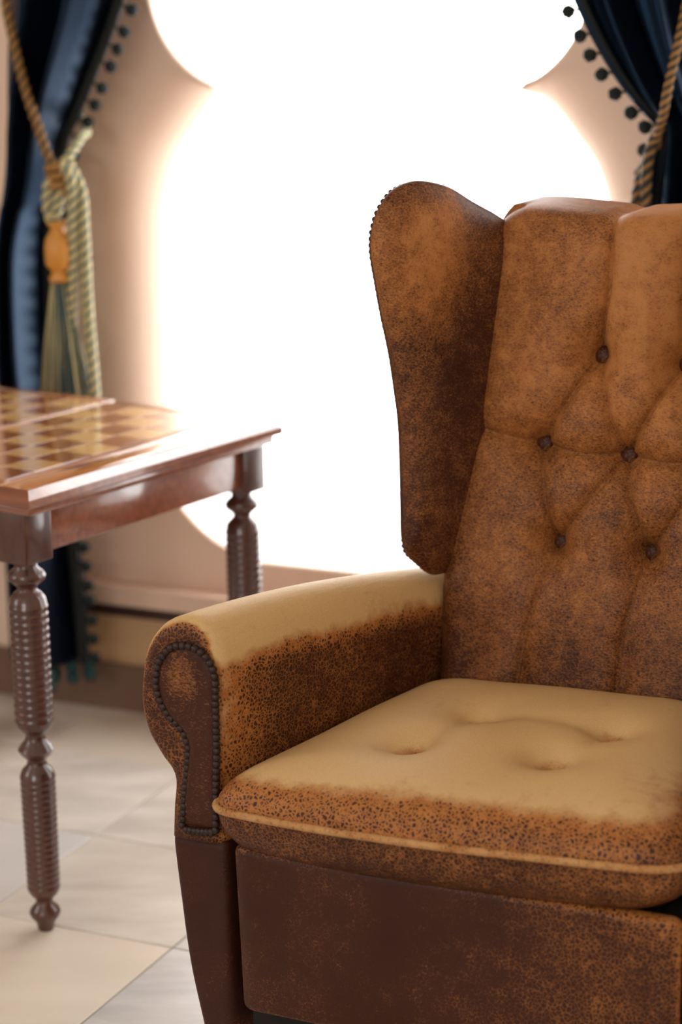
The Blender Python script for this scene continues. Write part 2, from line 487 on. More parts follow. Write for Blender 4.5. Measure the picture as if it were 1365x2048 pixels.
# --- seat cushion
FOOT = round_poly([(-0.010, -0.012), (0.14, -0.026), (0.31, -0.032), (0.47, -0.026), (0.616, -0.012), (0.600, 0.10), (0.515, 0.445), (0.100, 0.445), (0.030, 0.16)],
                  [0.045, 0.05, 0.05, 0.05, 0.075, 0.03, 0.05, 0.05, 0.04])
FOOT = resample(FOOT, 300)
SC = Vector((0.305, 0.205))
DIM = [(0.200, 0.150, 0.030), (0.388, 0.146, 0.030), (0.250, 0.262, 0.022), (0.430, 0.258, 0.022)]
def zp(u, v): return 0.413+0.016*sm(0, 0.6, u)+0.012*sm(0.0, 0.4, v)
def seat_top(rho, u, v):
    z = zp(u, v)+0.050*(max(0, 1-rho**7))**0.5+0.012*(1-rho*rho)
    for a, b, d in DIM:
        rr = math.hypot(u-a, v-b); z -= d*math.exp(-(rr/0.034)**1.6)
    # soft pulls between the buttons
    for (a, b) in ((2, 3), (0, 2), (1, 3)):
        p, q = Vector(DIM[a][:2]), Vector(DIM[b][:2]); x = Vector((u, v)); t = max(0, min(1, (x-p).dot(q-p)/(q-p).length_squared))
        z -= 0.004*math.exp(-(((x-p-(q-p)*t).length)/0.018)**2)
    z += 0.0025*math.sin(u*23+v*11)*math.sin(v*19-u*7)*(1-rho**4)
    return z
def seat_bot(rho, u, v): return zp(u, v)-0.086*(max(0, 1-rho**6))**0.5-0.004*(1-rho)
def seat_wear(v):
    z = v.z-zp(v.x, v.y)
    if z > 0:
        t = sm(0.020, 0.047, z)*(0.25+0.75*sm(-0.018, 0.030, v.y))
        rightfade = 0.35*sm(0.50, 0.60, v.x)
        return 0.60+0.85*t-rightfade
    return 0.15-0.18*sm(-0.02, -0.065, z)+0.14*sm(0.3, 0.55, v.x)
V, F = pillow(FOOT, SC, 84, seat_top, seat_bot, lambda u, v, h: Vector((u, v, h)))
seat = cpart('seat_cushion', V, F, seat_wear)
rim = [Vector((SC.x+(p.x-SC.x)*1.004, SC.y+(p.y-SC.y)*1.004, zp(p.x, p.y))) for p in resample(FOOT, 220)]
V, F = tube(rim, 0.0052, 8, closed=True)
pip = cpart('piping', V, F, lambda v: 1.0, parent=seat); tag(pip, 'tan leather piping around the cushion')

# --- front panel under the cushion
PB = resample(round_poly([(0.026, 0.140), (0.592, 0.140), (0.596, 0.362), (0.020, 0.362)], 0.012, 6), 320)
def pan_f(rho, u, v): return 0.016*(max(0, 1-rho**26))**0.5+0.004*math.sin(u*9)*(1-rho**3)
V, F = pillow(PB, (0.305, 0.25), 46, pan_f, lambda r_, u, v: -0.016*(max(0, 1-r_**26))**0.5, lambda u, v, h: Vector((u, 0.014-h, v)))
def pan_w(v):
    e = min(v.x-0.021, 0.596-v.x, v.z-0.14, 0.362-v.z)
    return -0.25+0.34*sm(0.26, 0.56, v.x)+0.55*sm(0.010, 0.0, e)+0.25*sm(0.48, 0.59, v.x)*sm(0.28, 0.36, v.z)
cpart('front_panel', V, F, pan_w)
# --- inner deck, a dark box behind the gap under the cushion
me = rbox(0.02, 0.585, 0.04, 0.47, 0.09, 0.345, r=0.006); me.transform(Matrix.Translation(-CEN)); link('seat_deck', me, DECK, chair, False)

# --- arms
ARMP = [(-0.079, 0.352), (-0.0765, 0.39), (-0.073, 0.432), (-0.090, 0.456), (-0.108, 0.486), (-0.116, 0.520), (-0.115, 0.552), (-0.106, 0.595), (-0.085, 0.627),
        (-0.055, 0.643), (-0.026, 0.641), (-0.006, 0.619), (0.003, 0.583), (0.004, 0.545), (0.002, 0.500), (0.000, 0.45), (-0.001, 0.40), (-0.001, 0.352)]
AP = resample([p for p in catmull([(x, z, 0) for x, z in ARMP], 6)], 96, closed=False)
def loop_normals(P):
    n = len(P); out = []
    for i in range(n):
        t = (P[(i+1) % n]-P[i-1]).normalized(); out.append(Vector((-t.y, t.x, 0)))
    return out
APN = loop_normals(AP); APN[0] = Vector((-1, 0, 0)); APN[-1] = Vector((1, 0, 0))
def arm_shift(y): 
    t = (y-0.03)/0.43
    return 0.112*t, -0.040*max(0, t)**1.3
def arm_mesh():
    V, F = [], []; n = len(AP); st = []
    rr = 0.020
    for k in range(7):
        g = k/6*PI/2; st.append((0.018+rr*(1-math.sin(g)) if False else 0.018+rr*(1-math.cos(g)), -rr*(1-math.sin(g))))
    for k in range(1, 41): st.append((0.038+(0.52-0.038)*k/40, 0.0))
    for y, off in st:
        dx, dz = arm_shift(y)
        for p, q in zip(AP, APN):
            u, v = p.x+q.x*off, p.y+q.y*off
            hz = sm(0.352, 0.60, v)
            # gentle sag and swell of the padding along the arm
            sw = 0.006*math.sin(PI*min(1, max(0, (y-0.03)/0.44)))*hz
            V.append(Vector((u+dx, y, v+dz*hz+sw)))
    for i in range(len(st)-1):
        for k in range(n):
            F.append((i*n+k, i*n+(k+1) % n, (i+1)*n+(k+1) % n, (i+1)*n+k))
    F.append(tuple(range(n))); F.append(tuple((len(st)-1)*n+k for k in range(n)))
    return V, F
def arm_wear(v):
    dx, dz = arm_shift(v.y); u = v.x-dx; z = v.z-dz*sm(0.352, 0.60, v.z)
    top = sm(0.565, 0.612, z+0.02*sm(0.0, -0.09, u))
    inner = sm(-0.02, 0.0, u)*(1-top)
    base = 0.30+1.15*top
    if u < -0.06: base = 0.35+1.1*sm(0.50, 0.60, z)
    if inner > 0: base = 0.16+0.50*sm(0.17, 0.03, v.y)-0.10*sm(0.25, 0.42, v.y)+1.25*top
    if v.y < 0.0185: return 0.02
    rim = sm(0.020, 0.027, v.y)*sm(0.062, 0.046, v.y)
    return base*sm(0.018, 0.026, v.y)+rim*max(0.0, 0.92-base)*sm(0.44, 0.50, z)
aV, aF = arm_mesh()
# nail line on the arm front, in the face plane
NP_ = [(366,1649),(371,1619),(373,1595),(378,1560),(382.5,1525),(385,1497),(380,1468),(366,1445),(347,1424),(333,1396),(326,1365),(328.6,1332),(338,1309),
       (357,1290),(382.5,1286),(406,1293),(425,1309),(439,1332.5),(443.5,1365),(442,1398),(442,1431),(441,1466),(441,1501),(438,1550),(436,1605),(434,1658)]
def px_arm(x, y):   # measured scale of the arm front face
    return (-0.116+(x-285)*0.000718, 0.539-(y-1380)*0.000650+(x-285)*0.0000985)
NAILPATH = [Vector((*px_arm(*p), 0)) for p in NP_]
BOTTOM = [Vector((*px_arm(*p), 0)) for p in [(366, 1657), (390, 1661), (412, 1663), (434, 1662)]]
FACE = resample(catmull(NAILPATH, 5), 150, closed=True)
fV, fF = pillow([(p.x, p.y) for p in FACE], (-0.028, 0.50), 30, lambda r_, u, v: 0.007*(max(0, 1-r_**3))**0.5, lambda r_, u, v: -0.003, lambda u, v, h: Vector((u, 0.0175-h, v)))
def face_wear(v): return 0.08+0.50*sm(0.045, 0.0, math.hypot(v.x+0.048, v.z-0.575))+0.12*sm(0.06, 0.0, math.hypot(v.x+0.040, v.z-0.545))
dV, dF = dome(0.0056, 0.0045, 10, 3)
nail_me = mesh('nail', dV, dF); nail_me.materials.append(NAIL)
for p in nail_me.polygons: p.use_smooth = True
def nail(p, nrm, parent):
    o = bpy.data.objects.new('nail', nail_me); COL.objects.link(o); o.parent = parent
    o.matrix_local = orient(Vector(p)-CEN, nrm); return o
# --- lower side bodies (upholstered posts running back)
def side_mesh():
    V, F = [], []
    lev = [(0.354, -0.079), (0.340, -0.0795), (0.275, -0.0735), (0.18, -0.063), (0.094, -0.046), (0.055, -0.038)]
    zs = [0.354-(0.354-0.055)*i/24 for i in range(25)]
    tab = [(z, x) for z, x in reversed(lev)]
    nsec = None
    for z in zs:
        xo = hermite(tab, z); xi = -0.001
        P = round_poly([(xo, 0.024), (xi, 0.024), (xi+0.118, 0.50), (xo+0.118, 0.50)], [0.012, 0.012, 0.01, 0.01], 6)
        nsec = len(P)
        for p in P: V.append(Vector((p.x, p.y, z)))
    for i in range(len(zs)-1):
        for k in range(nsec): F.append((i*nsec+k, i*nsec+(k+1) % nsec, (i+1)*nsec+(k+1) % nsec, (i+1)*nsec+k))
    F.append(tuple(range(nsec))); F.append(tuple((len(zs)-1)*nsec+k for k in range(nsec)))
    return V, F
sV, sF = side_mesh()
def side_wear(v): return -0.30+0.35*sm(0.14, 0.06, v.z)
for mir in (None, XC):
    w = (lambda f: f if mir is None else mirw(f, mir))
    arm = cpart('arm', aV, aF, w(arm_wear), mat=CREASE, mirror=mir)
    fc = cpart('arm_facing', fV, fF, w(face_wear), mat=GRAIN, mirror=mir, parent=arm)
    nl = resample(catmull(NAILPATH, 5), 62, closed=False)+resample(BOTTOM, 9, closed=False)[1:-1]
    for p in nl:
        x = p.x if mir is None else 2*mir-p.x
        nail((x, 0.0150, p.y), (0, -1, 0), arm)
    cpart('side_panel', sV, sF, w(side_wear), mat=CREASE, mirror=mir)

# --- tufted back
BTN = [(0.310, 0.904), (0.424, 0.898), (0.236, 0.782), (0.357, 0.776), (0.478, 0.772), (0.270, 0.654), (0.398, 0.651)]
BL = [(0.30, 0.112), (0.457, 0.112), (0.60, 0.106), (0.67, 0.111), (0.794, 0.136), (0.94, 0.146), (1.086, 0.152), (1.12, 0.154)]
BR = [(0.30, 0.524), (0.457, 0.524), (0.60, 0.530), (0.67, 0.525), (0.794, 0.50), (0.94, 0.49), (1.12, 0.484)]
def back_y(z): return 0.420+0.20*(z-0.45)
SEG = [((0.310, 0.904), (0.236, 0.782), 0.010, 0.006), ((0.310, 0.904), (0.357, 0.776), 0.009, 0.004), ((0.424, 0.898), (0.357, 0.776), 0.009, 0.004),
       ((0.424, 0.898), (0.478, 0.772), 0.009, 0.005),
       ((0.236, 0.782), (0.357, 0.776), 0.010, 0.005), ((0.357, 0.776), (0.478, 0.772), 0.010, 0.005),
       ((0.236, 0.782), (0.130, 0.806), 0.010, 0.005), ((0.478, 0.772), (0.50, 0.795), 0.010, 0.005),
       ((0.236, 0.782), (0.270, 0.654), 0.009, 0.004), ((0.357, 0.776), (0.270, 0.654), 0.007, 0.004),
       ((0.357, 0.776), (0.398, 0.651), 0.009, 0.004), ((0.478, 0.772), (0.398, 0.651), 0.007, 0.004),
       ((0.310, 0.904), (0.325, 1.000), 0.012, 0.005), ((0.325, 1.000), (0.324, 1.125), 0.010, 0.0055), ((0.318, 0.94), (0.316, 1.125), 0.004, 0.003),
       ((0.424, 0.898), (0.426, 1.12), 0.010, 0.0055),
       ((0.270, 0.654), (0.243, 0.545), 0.006, 0.004), ((0.243, 0.545), (0.230, 0.43), 0.006, 0.004),
       ((0.398, 0.651), (0.378, 0.545), 0.007, 0.004), ((0.378, 0.545), (0.373, 0.43), 0.007, 0.004), ((0.402, 0.64), (0.388, 0.52), 0.005, 0.003), ((0.388, 0.52), (0.381, 0.43), 0.005, 0.003)]
SEGV = [(Vector(a), Vector(b), d, w) for a, b, d, w in SEG]
def tuft(x, z):
    p = Vector((x, z)); d = 0.0
    for a, b in BTN:
        r = math.hypot(x-a, z-b)
        if r < 0.12: d += 0.058*math.exp(-(r/0.025)**1.0)
    c = 0
    for a, b, dep, w in SEGV:
        if x < min(a.x, b.x)-0.04 or x > max(a.x, b.x)+0.04 or z < min(a.y, b.y)-0.04 or z > max(a.y, b.y)+0.04: continue
        ab = b-a; t = max(0, min(1, (p-a).dot(ab)/ab.length_squared))
        e = (p-a-ab*t).length
        v = dep*1.15*math.exp(-(e/(w*0.75)))+dep*0.9*math.exp(-(e/(w*4.5))**2)
        if v > c: c = v
    return min(0.060, d+c)
def back_mesh():
    V, F = [], []
    nx, nz = 168, 250; r = 0.034
    cols = [(-1, 0.11), (-1, 0.06)]+[(-1+2*i/nx, 0) for i in range(nx+1)]+[(1, 0.06), (1, 0.11)]
    Z0, Z1 = 0.345, 1.096
    rows = [(Z0+(Z1-Z0)*j/nz, 0) for j in range(nz+1)]+[(Z1, 0.06), (Z1, 0.11)]
    for z, ey in rows:
        xl, xr = hermite(BL, z), hermite(BR, z); xm, hw = (xl+xr)/2, (xr-xl)/2-0.016*max(0, (z-1.066)/0.03)**2
        for u, ex in cols:
            x = xm+u*hw
            de = hw*(1-abs(u)); dt = Z1-z
            y = back_y(z)
            a = max(0, 1-de/r); b = max(0, 1-dt/r)
            q = min(1, math.hypot(a, b))
            y += r*(1-math.sqrt(max(0, 1-q*q)))
            y -= 0.018*(1-u*u)*(0.6+0.4*sm(0.4, 0.7, z))
            if ey == 0 and ex == 0: y += tuft(x, z)*(1-0.5*q)
            zz = z-0.005*math.exp(-((x-0.324)/0.012)**2)*sm(1.04, 1.10, z)+0.003*math.sin((x-0.15)*26)*sm(1.0, 1.1, z)
            V.append(Vector((x, y+max(ex, ey), zz)))
    nc = len(cols)
    for j in range(len(rows)-1):
        for i in range(nc-1): F.append((j*nc+i, j*nc+i+1, (j+1)*nc+i+1, (j+1)*nc+i))
    return V, F
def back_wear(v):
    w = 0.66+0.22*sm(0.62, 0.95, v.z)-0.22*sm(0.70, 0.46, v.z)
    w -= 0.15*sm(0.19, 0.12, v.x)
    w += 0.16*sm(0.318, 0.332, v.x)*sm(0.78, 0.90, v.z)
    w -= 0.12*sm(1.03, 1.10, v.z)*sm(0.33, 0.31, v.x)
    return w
V, F = back_mesh()
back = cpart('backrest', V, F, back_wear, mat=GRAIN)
bV, bF = lathe([(0.0106, -0.006), (0.0120, -0.002), (0.0125, 0.001), (0.0116, 0.0040), (0.0088, 0.0064), (0.0044, 0.0077), (0.0004, 0.0080)], 20)
btn_me = mesh('button', bV, bF, lambda v: -0.05); btn_me.materials.append(LEATHER)
for p in btn_me.polygons: p.use_smooth = True
for x, z in BTN:
    xl, xr = hermite(BL, z), hermite(BR, z); u = (x-(xl+xr)/2)/((xr-xl)/2)
    y = back_y(z)-0.018*(1-u*u)+tuft(x, z)-0.0035
    o = bpy.data.objects.new('button', btn_me); COL.objects.link(o); o.parent = back
    o.matrix_local = orient(Vector((x, y, z))-CEN, (0, -1, 0.2))

# --- outer back shell
def shell():
    V, F = [], []; sec = None
    zs = [0.06+(1.085-0.06)*i/30 for i in range(31)]
    for z in zs:
        y = back_y(z) if z > 0.45 else 0.42
        xl = hermite(BL, z)+0.012; xr = hermite(BR, z)-0.012
        P = round_poly([(xl, y+0.06), (xr, y+0.06), (xr, y+0.15), (xl, y+0.15)], 0.02, 5); sec = len(P)
        V += [Vector((p.x, p.y, z)) for p in P]
    for i in range(len(zs)-1):
        for k in range(sec): F.append((i*sec+k, i*sec+(k+1) % sec, (i+1)*sec+(k+1) % sec, (i+1)*sec+k))
    F.append(tuple(range(sec))); F.append(tuple((len(zs)-1)*sec+k for k in range(sec)))
    return V, F
V, F = shell(); cpart('back_shell', V, F, lambda v: 0.25)

# --- wings
J0, J1 = Vector((0.112, 0.46, 0.60)), Vector((0.152, 0.55, 1.09)); WD = Vector((-0.10, -0.17, 0)).normalized()
WN = (J1-J0).cross(WD).normalized()
def wing_p(w, z, t): return J0+(J1-J0)*((z-J0.z)/(J1.z-J0.z))+WD*w+WN*t
WOUT = [(0.003, 1.090), (0.044, 1.109), (0.081, 1.128), (0.115, 1.138), (0.144, 1.141), (0.171, 1.133), (0.188, 1.113), (0.1955, 1.088), (0.1934, 1.056), (0.177, 1.010),
        (0.159, 0.963), (0.139, 0.915), (0.120, 0.860), (0.105, 0.812), (0.090, 0.743), (0.078, 0.68), (0.069, 0.642), (0.048, 0.622), (0.020, 0.604), (-0.020, 0.604)]
wline = catmull([(a, b, 0) for a, b in WOUT], 6)
WB = [Vector((p.x, p.y)) for p in wline]+[Vector((-0.035, 0.62)), Vector((-0.035, 0.85)), Vector((-0.035, 1.07))]
WB = resample([Vector((p.x, p.y, 0)) for p in WB], 240)
def wf(r_, u, v): return 0.026*(max(0, 1-r_**5))**0.5+0.005*math.exp(-((u-0.11)/0.05)**2-((v-1.03)/0.08)**2)
def wbk(r_, u, v): return -0.034*(max(0, 1-r_**6))**0.5
WV, WF = pillow([(p.x, p.y) for p in WB], (0.040, 0.93), 60, wf, wbk, wing_p)
def wing_wear(v):
    j = J0+(J1-J0)*((v.z-J0.z)/(J1.z-J0.z)); w = (v-j).dot(WD); t = (v-j).dot(WN)
    if t < -0.005: return 0.15
    return 0.28+0.46*math.exp(-((w-0.125)/0.065)**2)*sm(0.90, 1.03, v.z)*sm(1.135, 1.09, v.z)+0.25*sm(0.03, 0.10, w)*sm(0.72, 0.95, v.z)+0.06*sm(0.78, 0.7, v.z)
wn = resample([Vector((p.x, p.y, 0)) for p in wline], 90, closed=False)
for mir in (None, XB):
    wg = cpart('wing', WV, WF, wing_wear if mir is None else mirw(wing_wear, mir), mat=GRAIN, mirror=mir)
    for i, p in enumerate(wn):
        if p.x < 0.10 and p.y > 1.0: continue
        if p.x < 0.0: continue
        a, b = wn[max(i-1, 0)], wn[min(i+1, len(wn)-1)]; t = (b-a).normalized()
        o2 = Vector((-t.y, t.x, 0)); ctr = Vector((0.06, 0.9, 0))
        if (p-ctr).dot(o2) < 0: o2 = -o2
        q = wing_p(p.x, p.y, -0.012); nrm = (wing_p(p.x+o2.x*0.01, p.y+o2.y*0.01, -0.012)-q).normalized()
        q = q-nrm*0.0052
        if mir is not None: q = Vector((2*mir-q.x, q.y, q.z)); nrm = Vector((-nrm.x, nrm.y, nrm.z))
        nail(q, nrm, wg).scale = (0.7, 0.7, 0.7)
# --- feet
ftV, ftF = lathe([(0.018, 0.0), (0.021, 0.006), (0.024, 0.03), (0.026, 0.062)], 20)
ft_me = mesh('foot', ftV, ftF); ft_me.materials.append(WOODL)
for x, y in ((-0.02, 0.06), (0.625, 0.06), (0.10, 0.46), (0.505, 0.46)):
    o = bpy.data.objects.new('foot', ft_me); COL.objects.link(o); o.parent = chair; o.location = Vector((x, y, 0))-CEN

# ================================================================== CHESS TABLE
TW, TL, TH = 0.750, 0.600, 0.700
TC = Vector((-TW/2, TL/2, 0))
table = empty('chess_table', TM @ Matrix.Translation(TC))
tag(table, 'polished reddish wooden chess table with inlaid squares and ribbed turned legs', 'table')
def tpart(name, d, mat, parent=table, r=0.003, seg=2):
    o = box_part(name, d, mat, parent, r, seg)
    o.data.transform(Matrix.Translation(-TC)); return o
def slab():     # flat board with a wide sloping edge
    V, F = [], []
    for z, i in ((0.675, 0.0015), (0.6765, 0.0), (0.6865, 0.0), (0.6875, 0.0008), (0.6985, 0.0168)):
        V += [Vector((-TW+i, i, z)), Vector((-i, i, z)), Vector((-i, TL-i, z)), Vector((-TW+i, TL-i, z))]
    for k in range(4):
        for j in range(4): F.append((k*4+j, k*4+(j+1) % 4, (k+1)*4+(j+1) % 4, (k+1)*4+j))
    F += [(0, 1, 2, 3), (16, 17, 18, 19)]
    me = mesh('tabletop', V, F); me.transform(Matrix.Translation(-TC)); return me
top = link('tabletop', slab(), WOOD, table, False)
tpart('edge_moulding', (-TW+0.010, -0.010, 0.010, TL-0.010, 0.660, 0.675), WOOD, parent=top, r=0.005, seg=3)
# veneer on the top: border boards, strips, squares
ZT0, ZT1 = 0.6975, 0.7000
SQ = 0.0645; X2, X1, X0 = -0.640, -0.355, -0.070
Y0 = (TL-8*SQ)/2
sx = lambda k: (X1+0.006+SQ*k) if k >= 0 else (X1-0.006+SQ*k)
tpart('border_board', (X0+0.005, -0.0165, 0.0165, TL-0.0165, ZT0, ZT1), TOPB, top, 0.0004, 1)
tpart('border_board', (-TW+0.0165, X2-0.005, 0.0165, TL-0.0165, ZT0, ZT1), TOPB, top, 0.0004, 1)
for x in (X0, X1, X2): tpart('inlay_strip', (x-0.0045, x+0.0045, 0.0165, TL-0.0165, ZT0, ZT1+0.0003), STRIP, top, 0.0004, 1)
for x0, x1 in ((X1+0.0055, X0-0.0055), (X2+0.0055, X1-0.0055)):
    tpart('border_board', (x0, x1, 0.0165, Y0-0.0006, ZT0, ZT1), SQD, top, 0.0004, 1)
    tpart('border_board', (x0, x1, Y0+8*SQ+0.0006, TL-0.0165, ZT0, ZT1), SQD, top, 0.0004, 1)
sq_me = []
for mt in (SQL, SQD):
    me = rbox(-SQ/2+0.0002, SQ/2-0.0002, -SQ/2+0.0002, SQ/2-0.0002, ZT0, ZT1, r=0.0003, seg=1); me.materials.append(mt); sq_me.append(me)
for i in range(8):
    cx = (X1+0.0085+SQ*(i-4)+SQ/2) if i >= 4 else (X1-0.0085-SQ*(4-i)+SQ/2)
    for j in range(8):
        o = bpy.data.objects.new('inlay_square', sq_me[(i+j) % 2]); COL.objects.link(o); o.parent = top
        o.location = Vector((cx, Y0+SQ*(j+0.5), 0))-TC
# aprons and legs
LI, LJ, BW = 0.056, 0.044, 0.029
AZ0, AZ1 = 0.594, 0.664
tpart('apron', (-LI+0.004, -LI+0.022, LJ+BW-0.002, TL-LJ-BW+0.002, AZ0, AZ1), WOOD, r=0.002)
tpart('apron', (-TW+LI-0.022, -TW+LI-0.004, LJ+BW-0.002, TL-LJ-BW+0.002, AZ0, AZ1), WOOD, r=0.002)
tpart('apron', (-TW+LI+BW-0.002, -LI-BW+0.002, LJ-0.022, LJ-0.004, AZ0, AZ1), WOOD, r=0.002)
tpart('apron', (-TW+LI+BW-0.002, -LI-BW+0.002, TL-LJ+0.004, TL-LJ+0.022, AZ0, AZ1), WOOD, r=0.002)
def leg_profile():
    P = [(0.0110, 0.0), (0.0125, 0.004), (0.0145, 0.014), (0.0215, 0.022), (0.0242, 0.029), (0.0215, 0.036), (0.0145, 0.043), (0.0130, 0.048), (0.0140, 0.052), (0.0200, 0.058), (0.0235, 0.064)]
    z = 0.066; n = 19; pitch = (0.252-0.066)/n
    for k in range(n):
        r0 = 0.0237+0.0016*k/n
        for t in range(6):
            P.append((r0+0.0016*math.sin(PI*t/6), z+pitch*(k+t/6)))
    P += [(0.0250, 0.2535), (0.0225, 0.260), (0.0160, 0.266), (0.0138, 0.272), (0.0155, 0.277), (0.0230, 0.284), (0.0272, 0.2915), (0.0225, 0.299), (0.0160, 0.306), (0.0140, 0.313), (0.0160, 0.318), (0.0250, 0.326), (0.0272, 0.331)]
    z = 0.332; n = 16; pitch = (0.518-0.332)/n
    for k in range(n):
        r0 = 0.0272
        for t in range(6):
            P.append((r0+0.0020*math.sin(PI*t/6), z+pitch*(k+t/6)))
    P += [(0.0275, 0.5185), (0.0262, 0.526), (0.0200, 0.534), (0.0150, 0.538), (0.0142, 0.543), (0.0190, 0.548), (0.0265, 0.554), (0.0284, 0.560), (0.0250, 0.566), (0.0170, 0.573), (0.0165, 0.580), (0.0180, 0.584)]
    return P
lV, lF = lathe(leg_profile(), 40)
bx = rbox(-BW, BW, -BW, BW, 0.583, 0.664, r=0.003, seg=2)
leg_me = mesh('leg', lV, lF)
bm = bmesh.new(); bm.from_mesh(leg_me); bm.from_mesh(bx); bm.to_mesh(leg_me); bm.free()
leg_me.materials.append(WOODL)
for p in leg_me.polygons: p.use_smooth = True
leg_me.set_sharp_from_angle(angle=R(55))
for x, y in ((-LI, LJ), (-LI, TL-LJ), (-TW+LI, LJ), (-TW+LI, TL-LJ)):
    o = bpy.data.objects.new('leg', leg_me); COL.objects.link(o); o.parent = table; o.location = Vector((x, y, 0))-TC

# ================================================================== CURTAINS
def curtain(name, label, xl, xr, d0, seed, lead_right, zs0, zs1, folds, group=None):
    """xl/xr: tables z -> s of the two edges; d0: distance of the cloth from the wall"""
    rnd = random.Random(seed)
    zs = [zs0+(zs1-zs0)*i/360 for i in range(361)]
    NU = 170; V, F = [], []
    def pt(u, z):
        a, b = hermite(xl, z), hermite(xr, z); wd = b-a
        s = a+wd*u
        squeeze = math.exp(-((z-1.07)/0.10)**2)
        amp = 0.040*(1-0.5*squeeze)
        ph = 0.35*math.sin(z*3.1+seed)+(0.5*math.sin(z*1.7) if z < 1.0 else 0)
        f = 0
        for k, (fr, am) in enumerate(folds): f += am*math.sin(2*PI*fr*u+ph*(1+0.3*k)+k*1.3+seed)
        f = math.copysign(abs(f)**0.8, f)
        y = -d0+amp*f+0.03*squeeze*((u-0.5)**2*4)
        # leading edge turns toward the room
        ue = u if lead_right else 1-u
        y -= 0.045*math.exp(-((ue-0.72)/0.055)**2)*(1-0.5*squeeze)
        y -= 0.020*sm(0.86, 1.0, ue)
        return Vector((s, y, z))
    for z in zs:
        for i in range(NU+1): V.append(pt(i/NU, z))
    for j in range(len(zs)-1):
        for i in range(NU): F.append((j*(NU+1)+i, j*(NU+1)+i+1, (j+1)*(NU+1)+i+1, (j+1)*(NU+1)+i))
    cu = empty(name, WM @ Matrix.Translation((hermite(xl, 1.0), -d0, zs0)))
    off = Matrix.Translation((-hermite(xl, 1.0), d0, -zs0))
    tag(cu, label, 'curtain', group)
    me = mesh('drape', V, F); me.transform(off)
    dr = link('drape', me, VELVET, cu)
    so = dr.modifiers.new('thickness', 'SOLIDIFY'); so.thickness = 0.004; so.offset = 0
    ue = 1.0 if lead_right else 0.0
    sg = 1 if lead_right else -1
    edge = [pt(ue, z) for z in [zs0+(zs1-zs0)*i/300 for i in range(301)]]
    # flat braid along the leading edge
    bV, bF = [], []
    for p in edge:
        for a, b in ((0.002, -0.004), (0.002, 0.004), (-0.016, 0.004), (-0.016, -0.004)): bV.append(p+Vector((sg*a, b-0.003, 0)))
    for i in range(len(edge)-1):
        for k in range(4): bF.append((i*4+k, i*4+(k+1) % 4, (i+1)*4+(k+1) % 4, (i+1)*4+k))
    me = mesh('braid', bV, bF); me.transform(off); link('braid', me, TRIM, cu)
    return cu, off, pt, edge, sg
def bumpy_ball(r, seed):
    rnd = random.Random(seed); bm = bmesh.new(); bmesh.ops.create_icosphere(bm, subdivisions=3, radius=r)
    for v in bm.verts: v.co *= 1+rnd.uniform(-0.10, 0.12)
    me = bpy.data.meshes.new('bobble'); bm.to_mesh(me); bm.free()
    for p in me.polygons: p.use_smooth = True
    return me
ball = bumpy_ball(0.0108, 3); ball.materials.append(BOB)
ballt = bumpy_ball(0.0125, 5); ballt.materials.append(BOBT)
strV, strF = tube([(0, 0, 0), (0, 0, 0.022)], 0.0022, 6); str_me = mesh('bobble_string', strV, strF); str_me.materials.append(TRIM)
def bobbles(cu, off, edge, sg, step, ang):
    acc = 0; last = edge[0]; nxt = step*0.5
    for p in edge[1:]:
        acc += (p-last).length; last = p
        if acc >= nxt:
            nxt += step
            d = Vector((sg*math.cos(ang), 0, -math.sin(ang)))
            b = p+d*0.020
            o = bpy.data.objects.new('bobble', ball); COL.objects.link(o); o.parent = cu
            o.matrix_local = off @ Matrix.Translation(b) @ Matrix.Rotation(acc*37, 4, 'Z')
            t = bpy.data.objects.new('bobble_string', str_me); COL.objects.link(t); t.parent = o
            t.matrix_local = Matrix.Rotation(-acc*37, 4, 'Z') @ (-d).to_track_quat('Z', 'Y').to_matrix().to_4x4()
XL = [(0.0, -0.13), (0.6, -0.115), (0.9, -0.10), (1.07, -0.085), (1.37, -0.058), (1.8, -0.03), (2.42, -0.01)]
XR = [(0.0, 0.066), (0.176, 0.064), (0.309, 0.058), (0.454, 0.048), (0.645, 0.036), (0.738, 0.030), (0.867, 0.030), (0.968, 0.034), (1.063, 0.044), (1.126, 0.068), (1.166, 0.096), (1.228, 0.132), (1.301, 0.171), (1.365, 0.20), (1.6, 0.29), (2.0, 0.39), (2.42, 0.46)]
cu, off, ptL, edgeL, sg = curtain('curtain', 'navy velvet curtain behind the chess table, tied back with a gold cord', XL, XR, 0.14, 1.2, True, 0.135, 2.385, [(2.1, 0.9), (4.3, 0.35)], 'window curtains')
bobbles(cu, off, edgeL, sg, 0.0365, R(28))
hem = [ptL(i/40, 0.137) for i in range(41)]
for i in range(1, 9):
    p = ptL(1-i*0.06, 0.135)
    for k in range(2):
        o = bpy.data.objects.new('bobble', ballt); COL.objects.link(o); o.parent = cu
        o.matrix_local = off @ Matrix.Translation(p+Vector((0.004*k, -0.004*k, -0.010-0.020*k))) @ Matrix.Rotation(i*1.1, 4, 'X')
XR2 = [(0.0, 1.36), (0.9, 1.33), (1.07, 1.29), (1.37, 1.25), (1.8, 1.22), (2.42, 1.20)]
XL2 = [(0.0, 1.12), (0.4, 1.128), (0.7, 1.140), (0.978, 1.153), (1.042, 1.159), (1.106, 1.168), (1.161, 1.177), (1.181, 1.159), (1.223, 1.125), (1.282, 1.087), (1.356, 1.049), (1.6, 0.95), (2.0, 0.84), (2.42, 0.76)]
cu2, off2, ptR, edgeR, sg2 = curtain('curtain', 'navy velvet curtain behind the armchair back, gathered to the side', XL2, XR2, 0.14, 2.9, False, 0.135, 2.385, [(2.1, 0.8), (4.6, 0.4)], 'window curtains')
